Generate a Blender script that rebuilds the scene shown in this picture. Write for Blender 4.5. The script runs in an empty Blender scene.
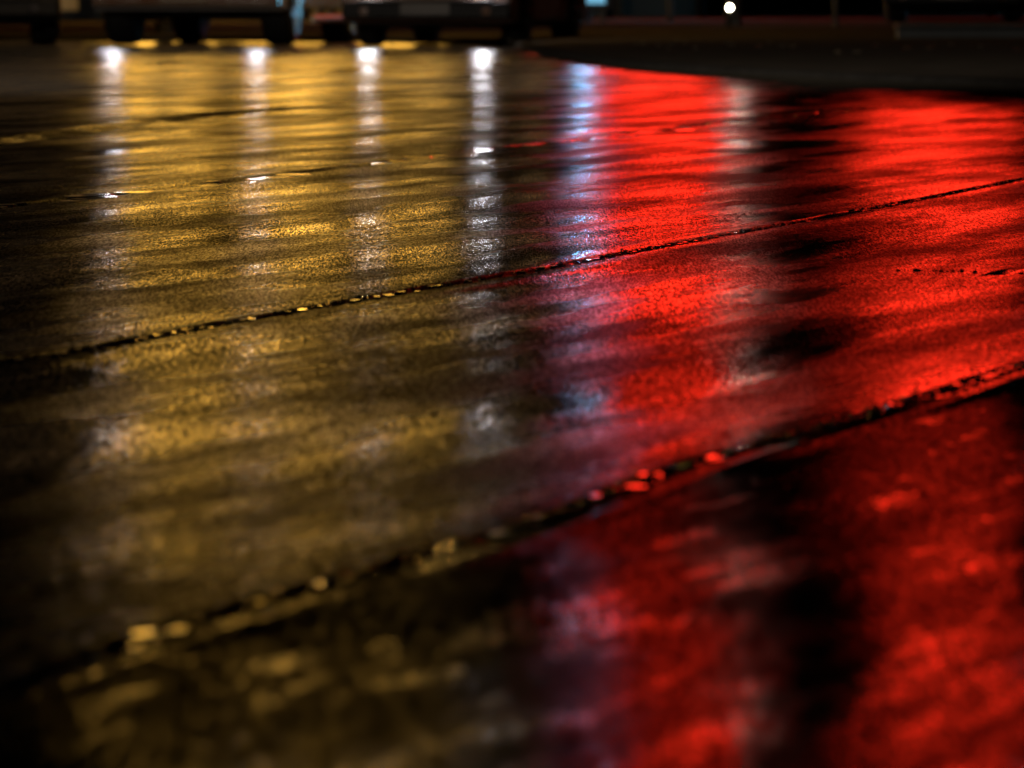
import bpy, bmesh, math, random
import numpy as np
from mathutils import Vector, Matrix
random.seed(7)
C = bpy.context.scene.collection
S = bpy.context.scene
R = math.radians

# ---------------------------------------------------------------- camera
CAM_H = 0.55
F = 5500.0                                     # focal length in pixels of a 1024 px wide frame
cam = bpy.data.cameras.new('camera'); co = bpy.data.objects.new('camera', cam); C.objects.link(co)
cam.sensor_width = 36.0; cam.lens = F / 1024 * 36.0
cam.clip_start = 0.05; cam.clip_end = 2000
co.location = (0, 0, CAM_H); co.rotation_euler = (R(90 - 4.08), 0, 0)
cam.dof.use_dof = True; cam.dof.focus_distance = 12.5; cam.dof.aperture_fstop = 8.6; cam.dof.aperture_blades = 0
S.camera = co

# ---------------------------------------------------------------- world (night sky) and exposure
w = bpy.data.worlds.new("World"); S.world = w; w.use_nodes = True
nt = w.node_tree; bg = nt.nodes['Background']
sky = nt.nodes.new('ShaderNodeTexSky'); sky.sky_type = 'NISHITA'; sky.sun_disc = False
sky.sun_elevation = R(1.0); sky.sun_rotation = R(200)
nt.links.new(sky.outputs[0], bg.inputs['Color']); bg.inputs['Strength'].default_value = 0.0015
S.view_settings.view_transform = 'Standard'; S.view_settings.look = 'None'
S.view_settings.exposure = 0.0; S.view_settings.gamma = 1; S.view_settings.use_curve_mapping = False
S.cycles.use_denoising = True; S.cycles.denoiser = 'OPENIMAGEDENOISE'; S.cycles.denoising_prefilter = 'ACCURATE'
S.cycles.max_bounces = 5; S.cycles.sample_clamp_indirect = 4.0
S.cycles.caustics_reflective = False; S.cycles.caustics_refractive = False

# ---------------------------------------------------------------- material helpers
def mat(name, col, rough=0.5, metal=0.0, spec=0.5, coat=0.0, noise=0.0, nscale=8.0, bump=0.0):
    m = bpy.data.materials.new(name); m.use_nodes = True
    n = m.node_tree.nodes; l = m.node_tree.links; p = n['Principled BSDF']
    p.inputs['Base Color'].default_value = (*col, 1); p.inputs['Roughness'].default_value = rough
    p.inputs['Metallic'].default_value = metal; p.inputs['Specular IOR Level'].default_value = spec
    p.inputs['Coat Weight'].default_value = coat
    tc = n.new('ShaderNodeTexCoord')
    tx = n.new('ShaderNodeTexNoise'); tx.inputs['Scale'].default_value = nscale; tx.inputs['Detail'].default_value = 6
    l.new(tc.outputs['Object'], tx.inputs['Vector'])
    if noise > 0:
        mx = n.new('ShaderNodeMix'); mx.data_type = 'RGBA'
        mx.inputs[6].default_value = (*[c * (1 - noise) for c in col], 1)
        mx.inputs[7].default_value = (*[min(1, c * (1 + noise)) for c in col], 1)
        l.new(tx.outputs[0], mx.inputs[0]); l.new(mx.outputs[2], p.inputs['Base Color'])
    mr = n.new('ShaderNodeMapRange'); mr.inputs[3].default_value = max(0.02, rough - 0.08); mr.inputs[4].default_value = min(1, rough + 0.08)
    l.new(tx.outputs[0], mr.inputs[0]); l.new(mr.outputs[0], p.inputs['Roughness'])
    if bump > 0:
        b = n.new('ShaderNodeBump'); b.inputs['Distance'].default_value = bump; b.inputs['Strength'].default_value = 1
        l.new(tx.outputs[0], b.inputs['Height']); l.new(b.outputs[0], p.inputs['Normal'])
    return m
def emit(name, col, strength, var=0.0, scale=1.0):
    m = bpy.data.materials.new(name); m.use_nodes = True
    n = m.node_tree.nodes; l = m.node_tree.links; p = n['Principled BSDF']
    p.inputs['Base Color'].default_value = (*[c * .5 for c in col], 1); p.inputs['Roughness'].default_value = .4
    p.inputs['Emission Color'].default_value = (*col, 1); p.inputs['Emission Strength'].default_value = strength
    if var > 0:
        tc = n.new('ShaderNodeTexCoord'); tx = n.new('ShaderNodeTexNoise'); tx.inputs['Scale'].default_value = scale
        mr = n.new('ShaderNodeMapRange'); mr.inputs[1].default_value = .3; mr.inputs[2].default_value = .7
        mr.inputs[3].default_value = strength * (1 - var); mr.inputs[4].default_value = strength * (1 + var)
        l.new(tc.outputs['Object'], tx.inputs['Vector']); l.new(tx.outputs[0], mr.inputs[0]); l.new(mr.outputs[0], p.inputs['Emission Strength'])
    return m

# ---------------------------------------------------------------- wet asphalt
def asphalt_material():
    m = bpy.data.materials.new('wet_asphalt'); m.use_nodes = True
    n = m.node_tree.nodes; l = m.node_tree.links; p = n['Principled BSDF']
    geo = n.new('ShaderNodeNewGeometry')
    def mapping(scale, rot=0.0, loc=(0, 0, 0)):
        r = n.new('ShaderNodeMapping'); r.vector_type = 'POINT'
        r.inputs['Rotation'].default_value = (0, 0, rot); r.inputs['Location'].default_value = loc
        l.new(geo.outputs['Position'], r.inputs['Vector'])
        s = n.new('ShaderNodeMapping'); s.inputs['Scale'].default_value = scale
        l.new(r.outputs[0], s.inputs['Vector']); return s.outputs[0]
    def noise(vec, scale=1.0, detail=2.0, rough=.5):
        t = n.new('ShaderNodeTexNoise'); t.inputs['Scale'].default_value = scale
        t.inputs['Detail'].default_value = detail; t.inputs['Roughness'].default_value = rough
        l.new(vec, t.inputs['Vector']); return t
    def rng(fac, a, b, c, d):
        r = n.new('ShaderNodeMapRange'); r.inputs[1].default_value = a; r.inputs[2].default_value = b
        r.inputs[3].default_value = c; r.inputs[4].default_value = d; l.new(fac, r.inputs[0]); return r.outputs[0]
    def math_(op, a, b):
        r = n.new('ShaderNodeMath'); r.operation = op
        for i, v in enumerate((a, b)):
            if isinstance(v, (int, float)): r.inputs[i].default_value = v
            else: l.new(v, r.inputs[i])
        return r.outputs[0]
    def vm(op, a, b=None, s=None):
        r = n.new('ShaderNodeVectorMath'); r.operation = op
        for i, v in enumerate((a, b)):
            if v is None: continue
            if isinstance(v, tuple): r.inputs[i].default_value = v
            else: l.new(v, r.inputs[i])
        if s is not None:
            if isinstance(s, (int, float)): r.inputs['Scale'].default_value = s
            else: l.new(s, r.inputs['Scale'])
        return r.outputs[0]
    # colour of the stones and binder
    gcol = noise(mapping((140, 140, 140)), 1, 3, .7)
    patch = noise(mapping((1.6, .5, 1), R(16.5)), 1, 4, .6)
    cr = n.new('ShaderNodeValToRGB'); cr.color_ramp.elements[0].position = .35; cr.color_ramp.elements[0].color = (.012, .011, .010, 1)
    cr.color_ramp.elements[1].position = .72; cr.color_ramp.elements[1].color = (.075, .066, .055, 1)
    l.new(gcol.outputs[0], cr.inputs[0])
    # wetness patches, drawn out along the paving direction
    streak = noise(mapping((4.2, .6, 1), R(16.5)), 1, 5, .6)
    rough = rng(streak.outputs[0], .38, .64, ROUGH_HI, ROUGH_LO)
    # slopes of the wet grains, two sizes
    g1 = noise(mapping((270, 22, 100)), 1, 2, .6)
    g2 = noise(mapping((85, 8, 40)), 1, 2.0, .5)
    c1 = vm('SUBTRACT', g1.outputs[1], (.5, .5, .5)); c2 = vm('SUBTRACT', g2.outputs[1], (.5, .5, .5))
    amp = rng(patch.outputs[0], .35, .65, .7, 1.25)
    v = vm('SCALE', vm('ADD', vm('MULTIPLY', c1, GR1), vm('MULTIPLY', c2, GR2)), None, amp)
    nn = vm('NORMALIZE', vm('ADD', geo.outputs['Normal'], v))
    # film breaks up over wet grains; matt pits also carry painted shade
    pit = rng(g1.outputs[0], .42, .60, PIT, 1.0)
    pit2 = rng(noise(mapping((120, 11, 40), 0, (3, 5, 0)), 1, 2, .6).outputs[0], .38, .58, .7, 1.0)
    film_loss = n.new('ShaderNodeAttribute'); film_loss.attribute_name = 'film_loss'
    fn = math_('SUBTRACT', noise(mapping((3.0, .50, 1), R(17.5), (7.3, 5.1, 0)), 1, 6, .62).outputs[0], math_('MULTIPLY', film_loss.outputs['Fac'], .075))
    fn2 = noise(mapping((13, 3.4, 1), R(17.5), (1, 2, 0)), 1, 4, .6)
    fn = math_('ADD', fn, math_('MULTIPLY', math_('MULTIPLY', math_('SUBTRACT', fn2.outputs[0], .5), .6), film_loss.outputs['Fac']))
    film = rng(fn, .42, .60, FILM, 1.0)
    film = math_('SUBTRACT', 1.0, math_('MULTIPLY', math_('SUBTRACT', 1.0, film), math_('ADD', 1.0, math_('MINIMUM', math_('MULTIPLY', film_loss.outputs['Fac'], .10), .22))))
    fr = n.new('ShaderNodeFresnel'); fr.inputs[0].default_value = 1.36; l.new(nn, fr.inputs['Normal'])
    fac = math_('MULTIPLY', math_('MULTIPLY', fr.outputs[0], pit), math_('MULTIPLY', pit2, film))
    gl = n.new('ShaderNodeBsdfGlossy'); gl.distribution = 'BECKMANN'; gl.inputs['Color'].default_value = (.97, .97, .97, 1)
    rough = math_('MULTIPLY', rough, math_('SUBTRACT', 1.0, math_('MULTIPLY', math_('MINIMUM', film_loss.outputs['Fac'], 1.0), .28)))
    l.new(rough, gl.inputs['Roughness']); l.new(nn, gl.inputs['Normal'])
    df = n.new('ShaderNodeBsdfDiffuse'); l.new(cr.outputs[0], df.inputs['Color']); df.inputs['Roughness'].default_value = .6
    mx = n.new('ShaderNodeMixShader'); l.new(fac, mx.inputs[0]); l.new(df.outputs[0], mx.inputs[1]); l.new(gl.outputs[0], mx.inputs[2])
    n.remove(p); l.new(mx.outputs[0], n['Material Output'].inputs['Surface'])
    return m
PIT, FILM = .22, .25
ROUGH_HI, ROUGH_LO = .34, .165
GR1 = (.07, .28, 0.0); GR2 = (.02, .07, 0.0)
M_ROAD = asphalt_material()

# lattice noise in numpy
def lattice(x, y, seed):
    rs = np.random.RandomState(seed); T = rs.rand(256, 256).astype(np.float32) - .5
    xi = np.floor(x).astype(int); yi = np.floor(y).astype(int)
    fx = x - xi; fy = y - yi
    fx = fx * fx * fx * (fx * (fx * 6 - 15) + 10); fy = fy * fy * fy * (fy * (fy * 6 - 15) + 10)
    a = T[xi & 255, yi & 255]; b = T[(xi + 1) & 255, yi & 255]; c = T[xi & 255, (yi + 1) & 255]; d = T[(xi + 1) & 255, (yi + 1) & 255]
    return (a * (1 - fx) + b * fx) * (1 - fy) + (c * (1 - fx) + d * fx) * fy

def px(x, y):                                   # where the pixel (x, y) meets the ground
    d = F * CAM_H / (y + 8.0); return ((x - 512) * d / F, d)
# joints of the paving: (points, half width, depth)
SEAMS = [
    ([(-200, 735), (0, 680), (300, 590), (430, 553), (550, 515), (700, 462), (860, 418), (1024, 366), (1200, 310)], .010, .007, 1.0),
    ([(-200, 390), (60, 350), (300, 308), (550, 266), (740, 231), (1024, 178), (1250, 138)], .013, .0045, .8),
    ([(-200, 232), (0, 207), (190, 187), (330, 170), (480, 150), (600, 138), (720, 122), (900, 106)], .030, .005, .3),
    ([(-200, 158), (0, 141), (110, 126), (205, 114), (300, 106)], .07, .018, 1.4),
    ([(895, 270), (960, 271), (1040, 274), (1200, 268)], .007, .006, .2),
]
TH = R(16.4)
def seam_dist(X, Y, pts):
    P = [px(*p) for p in pts]
    best = np.full(X.shape, 1e9); sign = np.ones(X.shape)
    for (ax, ay), (bx, by) in zip(P, P[1:]):
        dx, dy = bx - ax, by - ay; L2 = dx * dx + dy * dy
        t = np.clip(((X - ax) * dx + (Y - ay) * dy) / L2, 0, 1)
        ex, ey = X - ax - t * dx, Y - ay - t * dy
        q = np.hypot(ex, ey); s = np.sign(dy * ex - dx * ey)      # + on the near / right side
        k = q < best; best = np.where(k, q, best); sign = np.where(k, s, sign)
    return best * sign
def ground_height(X, Y, joints=1.0):
    U = X * math.cos(TH) - Y * math.sin(TH); V = X * math.sin(TH) + Y * math.cos(TH)
    h = np.zeros(X.shape)
    near = 1 / (1 + (np.maximum(np.hypot(X, Y) - 70, 0) / 30) ** 2)
    h += .0125 * lattice(U / 1.05 + 3.1, V / 3.6, 1)
    h += .0030 * lattice(U / .40, V / 1.3 + 9, 2)
    s0 = seam_dist(X, Y, SEAMS[0][0]); nearslab = 1 / (1 + np.exp(-np.clip((s0 - .12) / .04, -30, 30)))
    h += .0013 * lattice(U / .16 + 40, V / .55, 3) + nearslab * .0016 * lattice(U / .13 + 7, V / .30, 61) + nearslab * .003 * lattice(U / .4 + 7, V / .5, 62)
    h += .0006 * lattice(U / .06, V / .22, 4)
    h += .00030 * lattice(U / .025, V / .07, 5)
    for k, (pts, hw, dep, lip) in enumerate(SEAMS):
        s = seam_dist(X, Y, pts)
        wob = s + .011 * lattice(U / .5, V / .13, 20 + k) * (hw / .016) + .004 * lattice(U / .03, V / .03, 30 + k) * (hw / .016)
        h += -dep * joints * (1 + 1.5 * lattice(U / .3, V / .16, 50 + k)) * np.exp(-(np.abs(wob) / hw) ** 4)
        # the nearer slab begins with a smooth lip and then sinks away towards the viewer
        r = np.maximum(s, 0)
        h += lip * np.where(s > 0, .0016 * (1 + 1.6 * lattice(U / .4, V / .5, 70 + k)) * np.exp(-((r - .085 * hw / .016) / (.035 * hw / .016)) ** 2) - .008 * (1 - np.exp(-(r / .22) ** 2)) * np.exp(-(r / .9) ** 2), 0)
        h += lip * np.where(s < 0, .003 * np.exp(-(s / .2) ** 2), 0)
    return h * near

def spaced(lo, hi, f):
    out = [lo]
    while out[-1] < hi: out.append(out[-1] + f(out[-1]))
    return np.array(out)
U = spaced(-400, 300, lambda u: max(.0028, .0022 * abs(u)) if -24 < u < -.55 else max(.0028, .05 * (abs(u + 24) if u <= -24 else (u + .6))) + (.06 if u <= -24 else .004))
V = spaced(-60, 400, lambda v: max(.026, .008 * v) if 3.2 < v < 66 else (.05 * abs(v - 66) + .5 if v >= 66 else max(.03, .12 * abs(3.2 - v))))
VV, UU = np.meshgrid(V, U, indexing='ij')
X = UU * math.cos(TH) + VV * math.sin(TH); Y = -UU * math.sin(TH) + VV * math.cos(TH)
Z = ground_height(X, Y)
nv, nu = X.shape
def grid_mesh(name, X, Y, Z, material):
    nv, nu = X.shape
    me = bpy.data.meshes.new(name)
    co_ = np.stack([X, Y, Z], -1).reshape(-1, 3).astype(np.float32)
    idx = np.arange(nv * nu).reshape(nv, nu)
    q = np.stack([idx[:-1, :-1], idx[:-1, 1:], idx[1:, 1:], idx[1:, :-1]], -1).reshape(-1, 4)
    me.vertices.add(len(co_)); me.vertices.foreach_set('co', co_.ravel())
    me.loops.add(q.size); me.loops.foreach_set('vertex_index', q.ravel().astype(np.int32))
    me.polygons.add(len(q)); me.polygons.foreach_set('loop_start', np.arange(0, q.size, 4, dtype=np.int32))
    me.polygons.foreach_set('use_smooth', np.ones(len(q), dtype=bool))
    me.update(calc_edges=True); me.materials.append(material)
    o = bpy.data.objects.new(name, me); C.objects.link(o); return o
print('ground verts', nv * nu, nv, nu)
road = grid_mesh('road', X, Y, Z, M_ROAD); road['kind'] = 'structure'
_s0 = seam_dist(X, Y, SEAMS[0][0]); _film_loss = 1 / (1 + np.exp(-np.clip((_s0 - .03) / .02, -30, 30))) * (1 + 1.7 * np.exp(-(np.maximum(_s0, 0) / .27) ** 2))  # drier near slab; band past the joint darkened in place of slope shading
_at = road.data.attributes.new('film_loss', 'FLOAT', 'POINT'); _at.data.foreach_set('value', _film_loss.ravel().astype(np.float32))
if road.data.polygons[0].normal.z < 0: road.data.flip_normals()

# ---------------------------------------------------------------- mesh helpers
def obj(name, bm, m, parent=None, smooth=False, bevel=0.0):
    me = bpy.data.meshes.new(name); bmesh.ops.recalc_face_normals(bm, faces=bm.faces[:])
    bm.to_mesh(me); bm.free()
    for mm in (m if isinstance(m, (list, tuple)) else [m]): me.materials.append(mm)
    o = bpy.data.objects.new(name, me); C.objects.link(o)
    if parent: o.parent = parent
    if smooth:
        me.polygons.foreach_set('use_smooth', [True] * len(me.polygons))
    if bevel > 0:
        b = o.modifiers.new('bevel', 'BEVEL'); b.width = bevel; b.segments = 3; b.limit_method = 'ANGLE'; b.angle_limit = R(35)
        b.harden_normals = False
    return o
def box(bm, c, s, rot=None):
    r = bmesh.ops.create_cube(bm, size=1)['verts']
    bmesh.ops.scale(bm, vec=s, verts=r)
    if rot is not None: bmesh.ops.rotate(bm, cent=(0, 0, 0), matrix=rot, verts=r)
    bmesh.ops.translate(bm, vec=c, verts=r); return r
def cyl(bm, c, r1, r2, h, axis='Z', seg=24):
    v = bmesh.ops.create_cone(bm, cap_ends=True, segments=seg, radius1=r1, radius2=r2, depth=h)['verts']
    if axis == 'X': bmesh.ops.rotate(bm, cent=(0, 0, 0), matrix=Matrix.Rotation(R(90), 3, 'Y'), verts=v)
    if axis == 'Y': bmesh.ops.rotate(bm, cent=(0, 0, 0), matrix=Matrix.Rotation(R(90), 3, 'X'), verts=v)
    bmesh.ops.translate(bm, vec=c, verts=v); return v
def thing(name, label, cat, loc=(0, 0, 0), rz=0, group=None):
    o = bpy.data.objects.new(name, None); C.objects.link(o); o.location = loc; o.rotation_euler = (0, 0, rz)
    return tag(o, label, cat, group)
def tag(o, label, cat, group=None):
    o['label'] = label; o['category'] = cat
    if group: o['group'] = group
    return o
def lathe(bm, prof, axis='X', seg=40, c=(0, 0, 0)):
    rings = []
    for a, r in prof:
        ring = []
        for k in range(seg):
            t = 2 * math.pi * k / seg
            if axis == 'X': p = (a, r * math.cos(t), r * math.sin(t))
            elif axis == 'Z': p = (r * math.cos(t), r * math.sin(t), a)
            ring.append(bm.verts.new((p[0] + c[0], p[1] + c[1], p[2] + c[2])))
        rings.append(ring)
    for A, B in zip(rings, rings[1:]):
        for k in range(seg): bm.faces.new((A[k], A[(k + 1) % seg], B[(k + 1) % seg], B[k]))
    bm.faces.new(rings[0][::-1]); bm.faces.new(rings[-1])

# ---------------------------------------------------------------- materials
M_KERB = mat('kerb_concrete', (.03, .028, .025), .95, spec=0, noise=.5, nscale=6, bump=.004); M_KERB.node_tree.nodes['Principled BSDF'].inputs['IOR'].default_value = 1.0
M_VERGE = mat('verge_soil', (.05, .043, .034), .95, spec=.0, noise=.6, nscale=3, bump=.01); M_VERGE.node_tree.nodes['Principled BSDF'].inputs['IOR'].default_value = 1.0
M_WALL = mat('dark_render', (.10, .085, .065), .9, spec=.2, noise=.3, nscale=2, bump=.004)
M_CONC = mat('pale_concrete', (.06, .065, .065), .9, noise=.4, nscale=4, bump=.004)
M_BLACK = mat('black_plastic', (.006, .006, .006), .6, spec=.3)
M_UNDER = mat('underbody', (.004, .004, .004), .9, spec=.1)
M_TYRE = mat('tyre_rubber', (.008, .008, .008), .75, spec=.25, bump=.002, nscale=60)
M_CHROME = mat('chrome', (.7, .7, .72), .12, metal=1)
M_STEP = mat('brushed_aluminium', (.45, .44, .44), .5, metal=.5)
M_ALLOY = mat('alloy', (.5, .52, .55), .22, metal=1)
M_GLASS = mat('car_glass', (.01, .012, .014), .05, spec=.8)
M_STEEL = mat('dark_steel', (.04, .04, .042), .5, metal=.6)
M_WHITEP = mat('white_car_paint', (.45, .46, .47), .5, coat=0, spec=.3, noise=.15, nscale=2)
M_BROWNP = mat('bronze_car_paint', (.20, .12, .09), .5, metal=.2, coat=0, noise=.2, nscale=2)
M_DARKP = mat('charcoal_car_paint', (.02, .021, .024), .5, spec=.3, noise=.2, nscale=2)
M_PLATE = mat('plate', (.10, .09, .08), .5)
M_PEBBLE = mat('wet_stone', (.03, .027, .024), .2, spec=.7, noise=.5, nscale=60)
M_LEAF = mat('dead_leaf', (.12, .09, .055), .6, noise=.3)
E_AMBER = emit('amber_window', (1.0, .50, .062), 9.5, .6, 1.1); E_AMBER2 = emit('amber_window_upper', (1.0, .50, .062), 3.6, .7, 1.3); E_AMBERLOW = emit('amber_window_dim', (1.0, .52, .16), .6, .4, .8)
E_AMBER3 = emit('amber_window_third', (1.0, .50, .062), 12.5, .6, 1.1); E_AMBER4 = emit('amber_window_top', (1.0, .50, .062), 2.2, .6, 1.1)
E_AMBERFAINT = emit('amber_window_faint', (1.0, .52, .16), .15)
E_GLINT = emit('glint_lamp_bulb', (1.0, .55, .12), 140)
E_RED = emit('red_sign_face', (1.0, .024, .008), 5.6, .45, .6)
E_HEAD = emit('headlight_lens', (.95, .93, 1.0), 140); E_HEADMID = emit('headlight_lens_mid', (.95, .95, 1.0), 90)
E_HEADLOW = emit('headlight_lens_dim', (.92, .9, 1.0), 80)
E_BLUE = emit('blue_light_panel', (.22, .62, .9), .7)
E_BLUEH = emit('pale_lamp', (.70, .85, 1.0), 45)
E_LAMP = emit('bollard_lamp', (1.0, .9, .68), 60)

# ---------------------------------------------------------------- verge and kerb
edge_px = [(0, 55), (.16, 50), (.3, 46), (.54, 41.5), (.92, 38), (1.45, 35.2), (2.1, 32.6), (2.9, 30.2), (4.2, 27), (7, 23), (14, 18), (60, 5)]
edge = [(-120, 70), (-30, 66), (-8, 62.0), (-4, 61.3), (-1.6, 60.2), (-.6, 58.4)] + edge_px
def offset(pts, dist):
    out = []
    for i, p in enumerate(pts):
        a = Vector(pts[max(0, i - 1)]); b = Vector(pts[min(len(pts) - 1, i + 1)])
        t = (b - a).normalized(); nrm = Vector((-t.y, t.x)); out.append(Vector(p) + nrm * dist)
    return out
kb = bmesh.new()
prof = [(0, -.02), (.012, .05), (.03, .062), (.14, .064), (.141, -.02)]
rows = [[kb.verts.new((q.x, q.y, z)) for q in offset(edge, o_)] for o_, z in prof]
for A, B in zip(rows, rows[1:]):
    for i in range(len(A) - 1): kb.faces.new((A[i], A[i + 1], B[i + 1], B[i]))
kerb = obj('kerb', kb, M_KERB); kerb['kind'] = 'structure'
vb = bmesh.new()
inn = offset(edge, .142)
A = [vb.verts.new((q.x, q.y, .058)) for q in inn]
B = [vb.verts.new((q.x * 1.0 + (0 if q.x < 20 else 60), 300 if q.x < 20 else 150, .6)) for q in inn]
for i in range(len(A) - 1): vb.faces.new((A[i], A[i + 1], B[i + 1], B[i]))
verge = obj('verge', vb, M_VERGE); verge['kind'] = 'structure'

# dark matte strip added along the kerb to fade out the red reflections
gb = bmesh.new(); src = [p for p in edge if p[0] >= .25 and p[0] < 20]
lay = gb.verts.layers.float.new('fade_cover'); rows = []
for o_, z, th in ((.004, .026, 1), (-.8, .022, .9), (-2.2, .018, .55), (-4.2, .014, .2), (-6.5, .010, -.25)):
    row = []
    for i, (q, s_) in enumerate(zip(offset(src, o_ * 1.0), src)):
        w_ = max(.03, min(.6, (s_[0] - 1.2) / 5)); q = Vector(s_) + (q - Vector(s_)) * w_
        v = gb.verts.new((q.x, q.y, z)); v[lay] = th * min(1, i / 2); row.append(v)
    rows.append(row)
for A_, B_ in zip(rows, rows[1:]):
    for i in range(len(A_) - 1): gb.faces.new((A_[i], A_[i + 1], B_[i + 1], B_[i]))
M_FADE = mat('fade_strip', (.05, .045, .035), .9, spec=0, noise=.5, nscale=5)
def fade_mask():
    n = M_FADE.node_tree.nodes; l = M_FADE.node_tree.links; p = n['Principled BSDF']; p.inputs['IOR'].default_value = 1.0
    at = n.new('ShaderNodeAttribute'); at.attribute_name = 'fade_cover'
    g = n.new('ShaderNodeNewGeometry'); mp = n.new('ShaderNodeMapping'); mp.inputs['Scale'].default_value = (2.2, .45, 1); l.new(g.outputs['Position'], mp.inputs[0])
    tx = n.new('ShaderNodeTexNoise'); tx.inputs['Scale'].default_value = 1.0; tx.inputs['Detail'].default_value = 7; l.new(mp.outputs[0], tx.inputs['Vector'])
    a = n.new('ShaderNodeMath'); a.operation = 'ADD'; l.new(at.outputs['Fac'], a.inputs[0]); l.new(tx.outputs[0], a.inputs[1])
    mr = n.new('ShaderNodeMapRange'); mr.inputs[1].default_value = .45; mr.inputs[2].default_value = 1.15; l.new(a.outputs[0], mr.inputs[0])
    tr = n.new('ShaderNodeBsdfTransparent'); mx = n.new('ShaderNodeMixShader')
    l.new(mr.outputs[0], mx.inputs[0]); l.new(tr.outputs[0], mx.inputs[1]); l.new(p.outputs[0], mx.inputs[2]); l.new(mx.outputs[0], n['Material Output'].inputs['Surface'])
fade_mask()
fade_edge = obj('fade_strip', gb, M_FADE); fade_edge['kind'] = 'structure'

# ---------------------------------------------------------------- crushed stones in the two near joints
def joint_spots(si, count, mean, sd, rng):
    P = [px(*p) for p in SEAMS[si][0]]; segs = list(zip(P, P[1:])); wts = [math.dist(a, b) for a, b in segs]; out = []
    for _ in range(count):
        a, b = rng.choices(segs, wts)[0]; t = rng.random(); ln = math.dist(a, b)
        nx, ny = (b[1] - a[1]) / ln, -(b[0] - a[0]) / ln; s = rng.gauss(mean, sd)
        out.append((a[0] + (b[0] - a[0]) * t + nx * s, a[1] + (b[1] - a[1]) * t + ny * s, nx, ny, math.atan2(-(b[0] - a[0]), b[1] - a[1])))
    A = np.array(out)
    h1 = ground_height(A[:, 0] + A[:, 2] * .03, A[:, 1] + A[:, 3] * .03); h2 = ground_height(A[:, 0] - A[:, 2] * .03, A[:, 1] - A[:, 3] * .03)
    return [(float(o[0]), float(o[1]), float((p + q) / 2), float(max(p, q)), float(o[4])) for o, p, q in zip(A, h1, h2)]
def pebbles():
    bm = bmesh.new(); rng = random.Random(3)
    for si, count in ((0, 1700), (1, 1100), (4, 110)):
        for x, y, zm, zx, an in joint_spots(si, count, 0, SEAMS[si][1] * 1.1, rng):
            r = rng.uniform(.0018, .0060); z = zm - .003 + r * rng.uniform(0, 1)
            v = bmesh.ops.create_icosphere(bm, subdivisions=1, radius=r)['verts']
            for q in v: q.co = Vector((q.co.x * rng.uniform(.8, 1.3), q.co.y * rng.uniform(.8, 1.3), q.co.z * rng.uniform(.35, .7)))
            bmesh.ops.translate(bm, vec=(x, y, z), verts=v)
    return bm
o = obj('gravel', pebbles(), M_PEBBLE); o['kind'] = 'stuff'
tag(o, 'wet crushed stones lying in the open joints of the asphalt', 'gravel')

M_WATER = mat('rain_water', (.01, .01, .01), .10, spec=.5)
def puddles():
    bm = bmesh.new(); rng = random.Random(11)
    def spot(x, y, z, rx, ry, ang, tilt=0.0):
        k_ = 14; lob = [rng.uniform(.7, 1.1) for _ in range(k_)]
        lob = [(lob[i - 1] + lob[i] + lob[(i + 1) % k_]) / 3 for i in range(k_)]
        top = []; bot = []
        for i in range(k_):
            a = 2 * math.pi * i / k_; u = rx * lob[i] * math.cos(a); v = ry * lob[i] * math.sin(a)
            dx = u * math.cos(ang) - v * math.sin(ang); dy = u * math.sin(ang) + v * math.cos(ang)
            top.append(bm.verts.new((x + dx, y + dy, z - dy * tilt))); bot.append(bm.verts.new((x + dx * 1.2, y + dy * 1.2, z - .006)))
        bm.faces.new(top)
        for i in range(k_): bm.faces.new((top[i], bot[i], bot[(i + 1) % k_], top[(i + 1) % k_]))
    for si, count, mean, sd, lo, hi, tl in ((0, 190, .006, .009, .002, .012, .012), (1, 240, .006, .007, .003, .009, .012), (2, 110, .02, .03, .015, .06, .006)):
        for x, y, zm, zx, an in joint_spots(si, count, mean, sd, rng):
            r_ = lo + (hi - lo) * rng.random() ** 2; spot(x, y, zx + .0005, r_, r_ * rng.uniform(1.2, 2.8), an, rng.gauss(tl, tl * .7))
    return bm
o = obj('rain_puddles', puddles(), M_WATER); o['kind'] = 'stuff'
tag(o, 'small glinting rain puddles caught along the open joints', 'puddles')

# ---------------------------------------------------------------- vehicles (local frame: nose at y=0, tail at +y, x to the right in the photo)
def side_body(profile, half, arches, bm, r):
    # profile: list of (y, z) upper outline from nose to tail; the underside gets wheel arch cut-outs
    under = []
    y0, zb = profile[0][0], profile[-1][1]
    bottom = BOT[0]
    pts = list(profile)
    L = profile[-1][0]
    for yc in sorted(arches, reverse=True):
        pts += [(yc + r + .02, bottom)]
        for k in range(1, 12):
            a = math.pi * k / 12
            zz = max(bottom, .36 + r * math.sin(a)); pts.append((yc + r * math.cos(a), zz))
        pts += [(yc - r - .02, bottom)]
    L_ = [bm.verts.new((-half, y, z)) for y, z in pts]; R_ = [bm.verts.new((half, y, z)) for y, z in pts]
    bm.faces.new(L_); bm.faces.new(R_[::-1])
    n = len(pts)
    for i in range(n): bm.faces.new((L_[i], L_[(i + 1) % n], R_[(i + 1) % n], R_[i]))
BOT = [.3]
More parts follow.
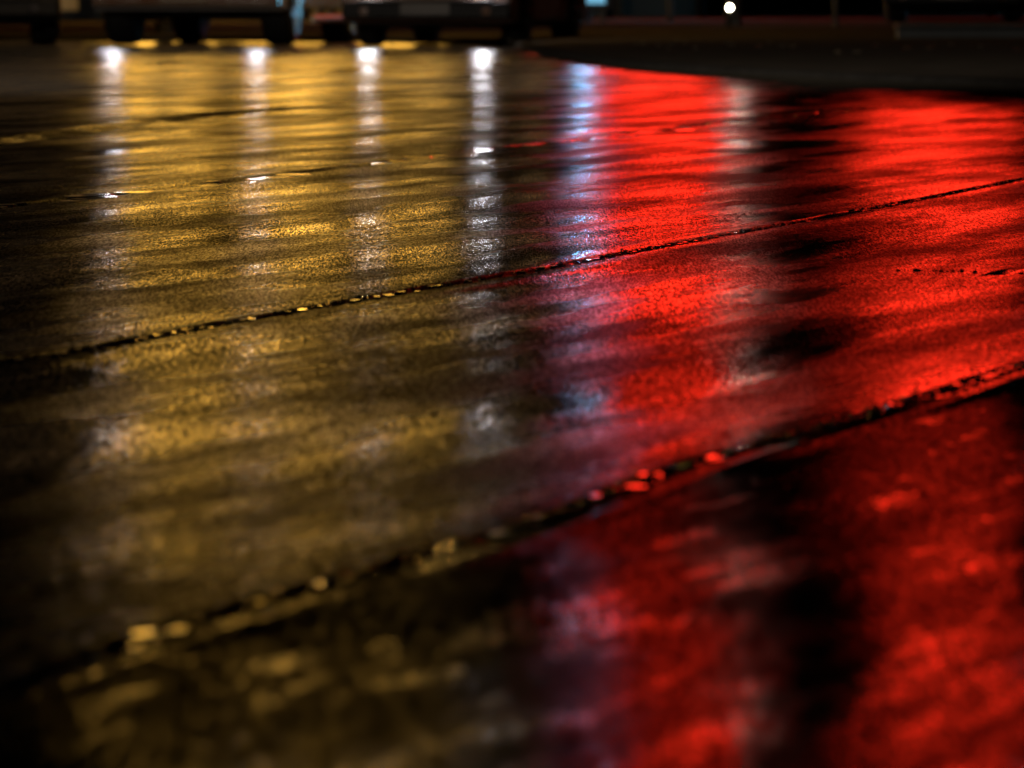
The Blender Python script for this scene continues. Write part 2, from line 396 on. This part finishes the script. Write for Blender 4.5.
def wheel(parent, x, y, rad, width, side, rim_mat, spokes=8):
    t = bmesh.new()
    h = width / 2
    lathe(t, [(-h, rad * .66), (-h, rad * .86), (-h * .85, rad * .97), (-h * .6, rad), (h * .6, rad), (h * .85, rad * .97), (h, rad * .86), (h, rad * .66)], 'X', 44)
    wt = obj('wheel', t, M_TYRE, parent, smooth=False); wt.location = (x, y, rad)
    b = bmesh.new(); rr = rad * .80; xo = side * (h + .012)
    lathe(b, [(xo - side * .03, rr * .86), (xo - side * .03, rr), (xo + side * .008, rr * 1.0), (xo + side * .012, rr * .93), (xo - side * .02, rr * .88)][::1], 'X', 44)
    cyl(b, (xo - side * .05, 0, 0), rr * .95, rr * .95, .02, 'X', 40)
    for k in range(spokes):
        a = 2 * math.pi * k / spokes + .3
        m = Matrix.Rotation(a, 3, 'X')
        for tw in (-.16, .16):
            box(b, m @ Vector((xo + side * .004, rr * .5 * math.sin(tw), rr * .5)), (.035, rr * .09, rr * .92), Matrix.Rotation(a + tw * .7, 3, 'X'))
    cyl(b, (xo + side * .01, 0, 0), rr * .2, rr * .2, .04, 'X', 16)
    ro = obj('rim', b, rim_mat, wt, bevel=.003)
def vehicle(label, kind, loc, rz, width, length, wheelbase, foh, rad, tw, paint, rim_mat, pickup=False, group='vehicles parked along the far edge of the road', head=None, bottom=.3, hoodz=1.0, roofz=1.75, lens_z=.85, head_x=.62, dim_left=False, step=False, name='parked_car'):
    t = thing(name, label, kind, loc, rz, group); half = width / 2
    BOT[0] = bottom
    fy, ry = foh, foh + wheelbase
    prof = [(.10, bottom), (.02, bottom + .12), (0, .55), (.03, hoodz - .22), (.12, hoodz - .06), (.35, hoodz), (1.25, hoodz + .08), (length - .06, hoodz + .1), (length, hoodz - .1), (length, .5), (length - .08, bottom)]
    bm = bmesh.new(); side_body(prof, half, [fy, ry], bm, rad + .06)
    body = obj('body', bm, paint, t, bevel=.035)
    # bumper, grille, fog lamps, number plate (blank)
    b = bmesh.new(); box(b, (0, .02, bottom + .13), (width * .985, .16, .17)); box(b, (0, -.04, bottom + .21), (width * .8, .08, .045))
    bp = obj('bumper', b, M_BLACK if not pickup else M_CHROME, t, bevel=.02)
    b = bmesh.new(); box(b, (0, -.02, hoodz - .28), (width * .5, .05, .2))
    for k in range(5): box(b, (0, -.05, hoodz - .36 + k * .04), (width * .49, .02, .012))
    obj('grille', b, M_BLACK, t)
    b = bmesh.new(); box(b, (0, -.075, bottom + .14), (.50, .012, .12)); obj('number_plate', b, M_PLATE, bp, bevel=.004)
    for s in (-1, 1):
        b = bmesh.new(); cyl(b, (s * half * .72, -.062, bottom + .12), .045, .045, .04, 'Y'); obj('fog_light', b, M_CHROME, bp)
    # lower skirt / underbody, axle and exhaust
    b = bmesh.new(); box(b, (0, length / 2, bottom + .02), (width * .78, length * .9, .14)); box(b, (0, fy, rad * .8), (width * .8, .09, .09)); box(b, (0, ry, rad * .9), (width * .8, .1, .1))
    box(b, (0, ry, rad * .95), (.24, .26, .24))
    obj('underbody', b, M_UNDER, t)
    for s, yy in ((-1, fy), (1, fy), (-1, ry), (1, ry)):
        wheel(t, s * (half - tw / 2 - .03 + (.02 if s > 0 else 0)), yy, rad, tw, s, rim_mat)
    # cabin
    cy0, cy1 = (1.2, 3.1) if pickup else (1.05, length - .35)
    ins = .16; zb = hoodz + .07
    g = bmesh.new()
    lo = [(-half + .05, cy0), (half - .05, cy0), (half - .05, cy1), (-half + .05, cy1)]
    hi = [(-half + ins + .05, cy0 + .62), (half - ins - .05, cy0 + .62), (half - ins - .05, cy1 - (.12 if pickup else .4)), (-half + ins + .05, cy1 - (.12 if pickup else .4))]
    a = [g.verts.new((x, y, zb)) for x, y in lo]; c = [g.verts.new((x, y, roofz - .05)) for x, y in hi]
    g.faces.new(a[::-1]); g.faces.new(c)
    for i in range(4): g.faces.new((a[i], a[(i + 1) % 4], c[(i + 1) % 4], c[i]))
    obj('windows', g, M_GLASS, t, bevel=.02)
    g = bmesh.new(); x0, x1 = hi[0][0], hi[1][0]; y0, y1 = hi[0][1], hi[2][1]
    box(g, (0, (y0 + y1) / 2, roofz - .03), (x1 - x0 + .05, y1 - y0 + .06, .06))
    for i in range(4):
        A_, B_ = Vector((*lo[i], zb)), Vector((*hi[i], roofz - .04)); d = B_ - A_
        box(g, (A_ + B_) / 2, (.07, .07, d.length), d.to_track_quat('Z', 'Y').to_matrix())
    ym = (cy0 + cy1) / 2 + .1
    for s in (-1, 1):
        A_, B_ = Vector((s * (half - .045), ym, zb)), Vector((s * (half - ins - .045), ym, roofz - .04)); d = B_ - A_
        box(g, (A_ + B_) / 2, (.05, .08, d.length), d.to_track_quat('Z', 'Y').to_matrix())
    obj('roof', g, paint, t, bevel=.025)
    for s in (-1, 1):
        b = bmesh.new(); box(b, (s * (half + .1), cy0 + .35, hoodz + .2), (.2, .1, .14)); obj('wing_mirror', b, paint, t, bevel=.03)
        b = bmesh.new(); box(b, (s * (half + .004), cy0 + 1.1, hoodz - .06), (.02, .16, .03)); obj('door_handle', b, M_CHROME, t, bevel=.005)
        b = bmesh.new(); box(b, (s * (half - .12), length + .002, hoodz - .12), (.16, .03, .26)); obj('tail_light', b, mat('tail_red', (.25, .01, .01), .2), t, bevel=.01)
    if pickup:
        b = bmesh.new()
        for s in (-1, 1): box(b, (s * (half - .04), (3.2 + length) / 2, hoodz + .14), (.08, length - 3.25, .12))
        box(b, (0, length - .04, hoodz + .14), (width, .08, .12)); obj('load_bed', b, paint, t, bevel=.01)
    if step:
        for s in (-1, 1):
            b = bmesh.new(); cyl(b, (s * (half + .06), (fy + ry) / 2, .265), .04, .04, wheelbase - 2 * rad - .22, 'Y', 16)
            for q in (-.7, 0, .7): box(b, (s * (half - .02), (fy + ry) / 2 + q, .32), (.16, .05, .14))
            obj('side_step', b, M_STEP, t)
    for i, s in enumerate((-1, 1)):
        b = bmesh.new(); lz = lens_z
        box(b, (s * (half - .18), -.012, lz), (.30, .05, .17)); hs = obj('headlight', b, M_CHROME, t, bevel=.02)
        if head:
            b = bmesh.new(); cyl(b, (s * head_x, -.045, lz), .075, .075, .03, 'Y', 24)
            obj('lens', b, head[i], hs)
    return t

# pickup: its left (viewer's) front tyre meets the ground near pixel (124, 45)
a1 = math.atan2(.50, 3.25)
cx, cy_ = (px(203, 45)[0], 57.0)
foh = .80
vehicle('white pickup with chrome side step and spoked wheels, its front turned to the road', 'pickup truck',
        (cx - math.sin(a1) * foh, cy_ - math.cos(a1) * foh, 0), -a1, 1.98, 5.3, 3.25, foh, .40, .30, M_WHITEP, M_ALLOY, pickup=True,
        head=(E_HEADLOW, E_HEADLOW), bottom=.36, hoodz=1.15, roofz=1.85, lens_z=.88, head_x=.75, step=True, name='pickup_truck')
a2 = math.atan2(.52, 2.6); foh = .80
cx = px(443, 47)[0]
vehicle('bronze hatchback with dark lower bumper, parked beside the open verge', 'car',
        (cx - math.sin(a2) * foh, 55.3 - math.cos(a2) * foh, 0), -a2, 1.72, 4.1, 2.6, foh, .31, .21, M_BROWNP, M_STEEL,
        head=(E_HEADMID, E_HEAD), bottom=.24, hoodz=.92, roofz=1.48, lens_z=.62, head_x=.58)
a3 = R(-5.5); foh = .85
cx = px(-35, 45)[0]
vehicle('black off-road car at the left edge, only its corner and one tyre in view', 'car',
        (cx - math.sin(a3) * foh, 57.5 - math.cos(a3) * foh, 0), -a3, 1.88, 4.5, 2.7, foh, .37, .26, M_DARKP, M_STEEL,
        bottom=.26, hoodz=1.05, roofz=1.75, lens_z=.8)
vehicle('dark car standing behind the pale low wall at the right', 'car',
        (5.75, 72, .12), R(-5), 1.8, 4.4, 2.6, .8, .34, .22, M_DARKP, M_STEEL, group='cars parked beyond the verge', bottom=.25, hoodz=.98, roofz=1.5)

# ---------------------------------------------------------------- things beyond the verge
def glow_box():
    t = thing('light_box', 'pale blue glowing panel with dark frame on two feet', 'light box', (1.02, 74, .12))
    b = bmesh.new(); box(b, (0, 0, 1.0), (.62, .16, 1.62)); obj('housing', b, M_STEEL, t, bevel=.02)
    b = bmesh.new(); box(b, (0, -.088, 1.02), (.46, .015, 1.50)); obj('panel', b, E_BLUE, t)
    for s in (-1, 1):
        b = bmesh.new(); box(b, (s * .2, 0, .1), (.06, .1, .2)); obj('leg', b, M_STEEL, t)
glow_box()
def strip_lamp():
    t = thing('post_lamp', 'slim white tube lamp just left of the blue glowing panel', 'lamp', (.70, 73, .12))
    b = bmesh.new(); cyl(b, (0, 0, .10), .05, .05, .2, 'Z', 16); obj('post', b, M_STEEL, t)
    b = bmesh.new(); cyl(b, (0, 0, .42), .03, .03, .44, 'Z', 16); obj('tube', b, emit('tube_white', (1, .95, .9), 1.6), t)
strip_lamp()
def bollard():
    d = 66; x = (729 - 512) * d / F
    t = thing('bollard_light', 'short dark bollard with one bright round warm white lamp', 'lamp', (x, d, .06))
    b = bmesh.new(); cyl(b, (0, 0, .22), .05, .05, .44, 'Z', 20); cyl(b, (0, 0, .455), .06, .04, .04, 'Z', 20); obj('post', b, M_BLACK, t)
    b = bmesh.new(); cyl(b, (0, -.055, .30), .026, .026, .02, 'Y', 20); obj('lens', b, E_LAMP, t)
bollard()
def thin_post(x, d, label, r=.03, h=2.6):
    t = thing('signpost', label, 'post', ((x - 512) * d / F, d, .08))
    b = bmesh.new(); cyl(b, (0, 0, h / 2), r, r, h, 'Z', 16); obj('post', b, M_STEEL, t)
    b = bmesh.new(); cyl(b, (0, 0, .02), r * 3, r * 3, .04, 'Z', 16); obj('foot', b, M_STEEL, t)
thin_post(835, 64, 'thin dark post standing on the verge, right of the round lamp')
thin_post(670, 74, 'thin pale post between the blue panel and the round lamp', .035)
bm = bmesh.new(); box(bm, (6.6, 53, .10), (5.8, .30, .22)); box(bm, (6.6, 52.96, .222), (5.84, .40, .03))
tag(obj('low_wall', bm, M_CONC, bevel=.015), 'low pale concrete wall at the right edge of the verge', 'wall')
# dead leaves on the verge
bm = bmesh.new(); rg = random.Random(5)
for k in range(60):
    x = rg.uniform(-.2, 4.5); d = rg.uniform(42, 60)
    if x < 1 and d < 50: continue
    v = box(bm, (0, 0, 0), (rg.uniform(.03, .07), rg.uniform(.03, .07), .006), Matrix.Rotation(rg.uniform(-.5, .5), 3, 'X'))
    bmesh.ops.translate(bm, vec=(x, d, .09), verts=v)
o = obj('leaf_litter', bm, M_LEAF); o['kind'] = 'stuff'; tag(o, 'few pale fallen leaves scattered over the dark verge', 'leaves')

# street building behind the parked vehicles, with amber lit upper windows
def building():
    t = thing('shop_building', 'dark rendered building behind the vehicles with amber lit windows and doorway', 'building', (-5.2, 84, .12))
    W = 16; H = 11.6
    wins = [(-2.1, 1.5, 3), (-.03, 1.4, 1), (1.74, 1.25, 1), (3.4, 1.4, 2), (5.15, 1.3, 0)]
    b = bmesh.new()
    box(b, (0, 2.0, H / 2), (W, 4, H)); obj('wall', b, M_WALL, t)
    b = bmesh.new(); box(b, (0, -.06, .2), (W, .12, .4)); obj('plinth', b, M_CONC if False else M_WALL, t, bevel=.01)
    b = bmesh.new(); box(b, (0, 1.9, H + .12), (W + .4, 4.5, .24)); box(b, (0, -.15, H - .1), (W + .2, .3, .18)); obj('roof', b, M_STEEL, t)
    for x, ww, lit in wins:
        b = bmesh.new()
        for s in (-1, 1): box(b, (x + s * (ww / 2 + .03), -.04, 4.1), (.06, .12, 1.9))
        box(b, (x, -.04, 5.08), (ww + .12, .12, .06)); box(b, (x, -.07, 3.12), (ww + .2, .2, .07)); box(b, (x, -.05, 4.6), (ww, .07, .04)); box(b, (x, -.05, 4.1), (.04, .07, 1.88))
        f = obj('window', b, M_STEEL, t)
        b = bmesh.new()
        for s in (-1, 1): box(b, (x + s * (ww / 2 + .03), -.04, 1.55), (.06, .12, 2.0))
        box(b, (x, -.04, 2.58), (ww + .12, .12, .06)); box(b, (x, -.09, .5), (ww + .2, .2, .07)); box(b, (x, -.05, 1.5), (.04, .07, 1.94))
        f2 = obj('shop_window', b, M_STEEL, t)
        b = bmesh.new(); box(b, (x, -.015, 1.545), (ww, .02, 2.0)); obj('pane', b, (E_AMBERLOW, E_AMBER, E_AMBER, E_AMBERFAINT)[lit], f2)
        if lit == 1:
            b = bmesh.new(); wt_ = ww * .8
            for s in (-1, 1): box(b, (x + s * (wt_ / 2 + .03), -.04, 9.6), (.06, .12, 2.2))
            box(b, (x, -.04, 10.73), (wt_ + .12, .12, .06)); box(b, (x, -.07, 8.47), (wt_ + .2, .2, .07)); box(b, (x, -.05, 9.6), (.04, .07, 2.18))
            f4 = obj('window', b, M_STEEL, t)
            b = bmesh.new(); box(b, (x, -.015, 9.6), (wt_, .02, 2.2)); obj('pane', b, E_AMBER4, f4)
        b = bmesh.new()
        for s in (-1, 1): box(b, (x + s * (ww / 2 + .03), -.04, 6.5), (.06, .12, 1.7))
        box(b, (x, -.04, 7.38), (ww + .12, .12, .06)); box(b, (x, -.07, 5.62), (ww + .2, .2, .07)); box(b, (x, -.05, 6.5), (.04, .07, 1.68))
        f3 = obj('window', b, M_STEEL, t)
        b = bmesh.new(); box(b, (x, -.015, 6.5), (ww, .02, 1.7)); obj('pane', b, (E_AMBERLOW, E_AMBER3, E_AMBER2, E_AMBERFAINT)[lit], f3)
        b = bmesh.new(); box(b, (x, -.015, 4.1), (ww, .02, 1.9)); obj('pane', b, (E_AMBERLOW, E_AMBER, E_AMBER2, E_AMBERFAINT)[lit], f)
    for p_ in (150, 215, 290, 330, 395, 452, 490):  # small lamps added high on the wall for glints on the wet joints
        lx = (p_ - 512) * 84 / F + 5.2; lz = 7.75 + .12 * math.sin(p_)
        b = bmesh.new(); box(b, (lx, -.05, lz + .12), (.16, .14, .05)); box(b, (lx, -.01, lz), (.1, .03, .2)); fx = obj('glint_lamp', b, M_STEEL, t)
        b = bmesh.new(); bmesh.ops.create_icosphere(b, subdivisions=1, radius=.06); bmesh.ops.translate(b, vec=(lx, -.09, lz), verts=b.verts[:]); obj('bulb', b, E_GLINT, fx)
    b = bmesh.new(); dx = (71 - 512) * 84 / F + 5.2
    box(b, (dx, -.13, 1.15), (.27, .03, 2.0)); obj('door_light', b, emit('amber_door', (1.0, .55, .16), .075), t)
building()
# two red illuminated boards on posts
def red_board(x0, x1, z0, z1, d, label):
    t = thing('sign_board', label, 'sign', ((x0 + x1) / 2, d, .12), 0, 'red lit boards')
    ww, hh = x1 - x0, z1 - z0
    b = bmesh.new(); box(b, (0, .12, (z0 + z1) / 2), (ww + .16, .22, hh + .16)); obj('housing', b, M_STEEL, t, bevel=.03)
    b = bmesh.new(); box(b, (0, 0, (z0 + z1) / 2), (ww, .02, hh)); obj('lit_face', b, E_RED, t)
    for s in (-1, 1):
        b = bmesh.new(); cyl(b, (s * ww * .35, .12, (z0 - .08) / 2), .07, .07, z0 - .08, 'Z', 16); obj('post', b, M_UNDER, t)
red_board(1.14, 3.12, 1.3, 10.8, 82, 'red lit board whose broad reflection fills the middle right of the road')
red_board(5.4, 7.45, 2.9, 10.8, 82, 'red lit board whose reflection runs down the right edge of the road')
def lamp_post(px_, d, h, r, e, label, arm=0.0):
    t = thing('street_lamp', label, 'street lamp', ((px_ - 512) * d / F, d, .0))
    b = bmesh.new(); cyl(b, (0, 0, h / 2), .06, .035, h, 'Z', 16); cyl(b, (0, 0, .1), .1, .08, .2, 'Z', 16); obj('pole', b, M_STEEL, t)
    b = bmesh.new(); cyl(b, (0, 0, h + r * 2 + .03), r * 1.6, r * .5, .06, 'Z', 24); hd = obj('cap', b, M_STEEL, t)
    b = bmesh.new(); bmesh.ops.create_icosphere(b, subdivisions=3, radius=r); bmesh.ops.translate(b, vec=(0, 0, h + r + .02), verts=b.verts[:]); obj('globe', b, e, t, smooth=True)
lamp_post(585, 76, 2.1, .10, emit('cool_globe', (.16, .60, 1.0), 320), 'pole lamp with cool bluish white globe, behind the blue glowing panel')
lamp_post(736, 68, 2.1, .06, emit('warm_globe', (1.0, .86, .70), 210), 'pole lamp with warm white globe, behind the small round bollard lamp')
# blue lit panel far right, mirrored in the pickup's wheel
t = thing('light_box', 'blue lit wall panel beyond the right edge, mirrored in the spoked wheel', 'light box', (10.4, 90, .12))
b = bmesh.new(); box(b, (0, .1, .85), (3.2, .2, 1.7)); obj('housing', b, M_STEEL, t, bevel=.02)
b = bmesh.new(); box(b, (0, -.015, .85), (3.0, .02, 1.5)); obj('panel', b, emit('blue_panel', (.2, .62, .9), 8.0), t)
# unseen lamp added on the left to brighten the vehicle fronts and verge
t = thing('street_lamp', 'added tall lamp out of view at the left, brightens the vehicle fronts and verge', 'street lamp', (-10.5, 26, 0))
b = bmesh.new(); cyl(b, (0, 0, 3.5), .09, .06, 7, 'Z', 20); obj('pole', b, M_STEEL, t)
b = bmesh.new(); cyl(b, (.8, 0, 6.95), .04, .04, 1.6, 'X', 16); obj('arm', b, M_STEEL, t)
b = bmesh.new(); box(b, (1.7, 0, 6.96), (.7, .3, .12)); hd = obj('lamp_head', b, M_STEEL, t, bevel=.03)
b = bmesh.new(); box(b, (1.7, 0, 6.89), (.55, .22, .02)); obj('lens', b, emit('added_lamp_lens', (1.0, .82, .62), 12), hd)
sl = bpy.data.lights.new('added_lamp_beam', 'SPOT'); sl.energy = 6000; sl.color = (1.0, .86, .72); sl.spot_size = R(100); sl.spot_blend = .8; sl.shadow_soft_size = .2
so = bpy.data.objects.new('added_lamp_beam', sl); C.objects.link(so); so.parent = t; so.location = (1.7, 0, 6.85)
so.rotation_euler = (Vector((0.0, 46, .3)) - Vector((-8.8, 26, 6.85))).to_track_quat('-Z', 'Y').to_euler()

# unseen roof added over the vehicles, its downlights turn the ground amber
t = thing('added_canopy', 'added unseen flat roof on slim dark columns, its downlights turn the ground amber', 'added_canopy', (-5.6, 58.5, 0))
b = bmesh.new(); box(b, (0, 0, 4.35), (13.6, 12.5, .3)); obj('canopy_roof', b, M_STEEL, t, bevel=.02)
for x in (-6.2, -2.6, 1.55, 5.6):
    b = bmesh.new(); cyl(b, (x + .9 if x == -2.6 else x, 5.6, 2.1), .11, .11, 4.2, 'Z', 20); obj('column', b, M_STEEL, t)
for x in (1.95, 3.4, 4.72):
    for y in (-3.6, 2.4):
        b = bmesh.new(); cyl(b, (x, y, 4.17), .24, .26, .06, 'Z', 24); fx = obj('added_downlight', b, M_STEEL, t)
        la = bpy.data.lights.new('added_downlight_lamp', 'AREA'); la.shape = 'DISK'; la.size = .4; la.energy = 32; la.color = (1.0, .55, .12)
        lo = bpy.data.objects.new('added_downlight_lamp', la); C.objects.link(lo); lo.parent = t; lo.location = (x, y, 4.13)
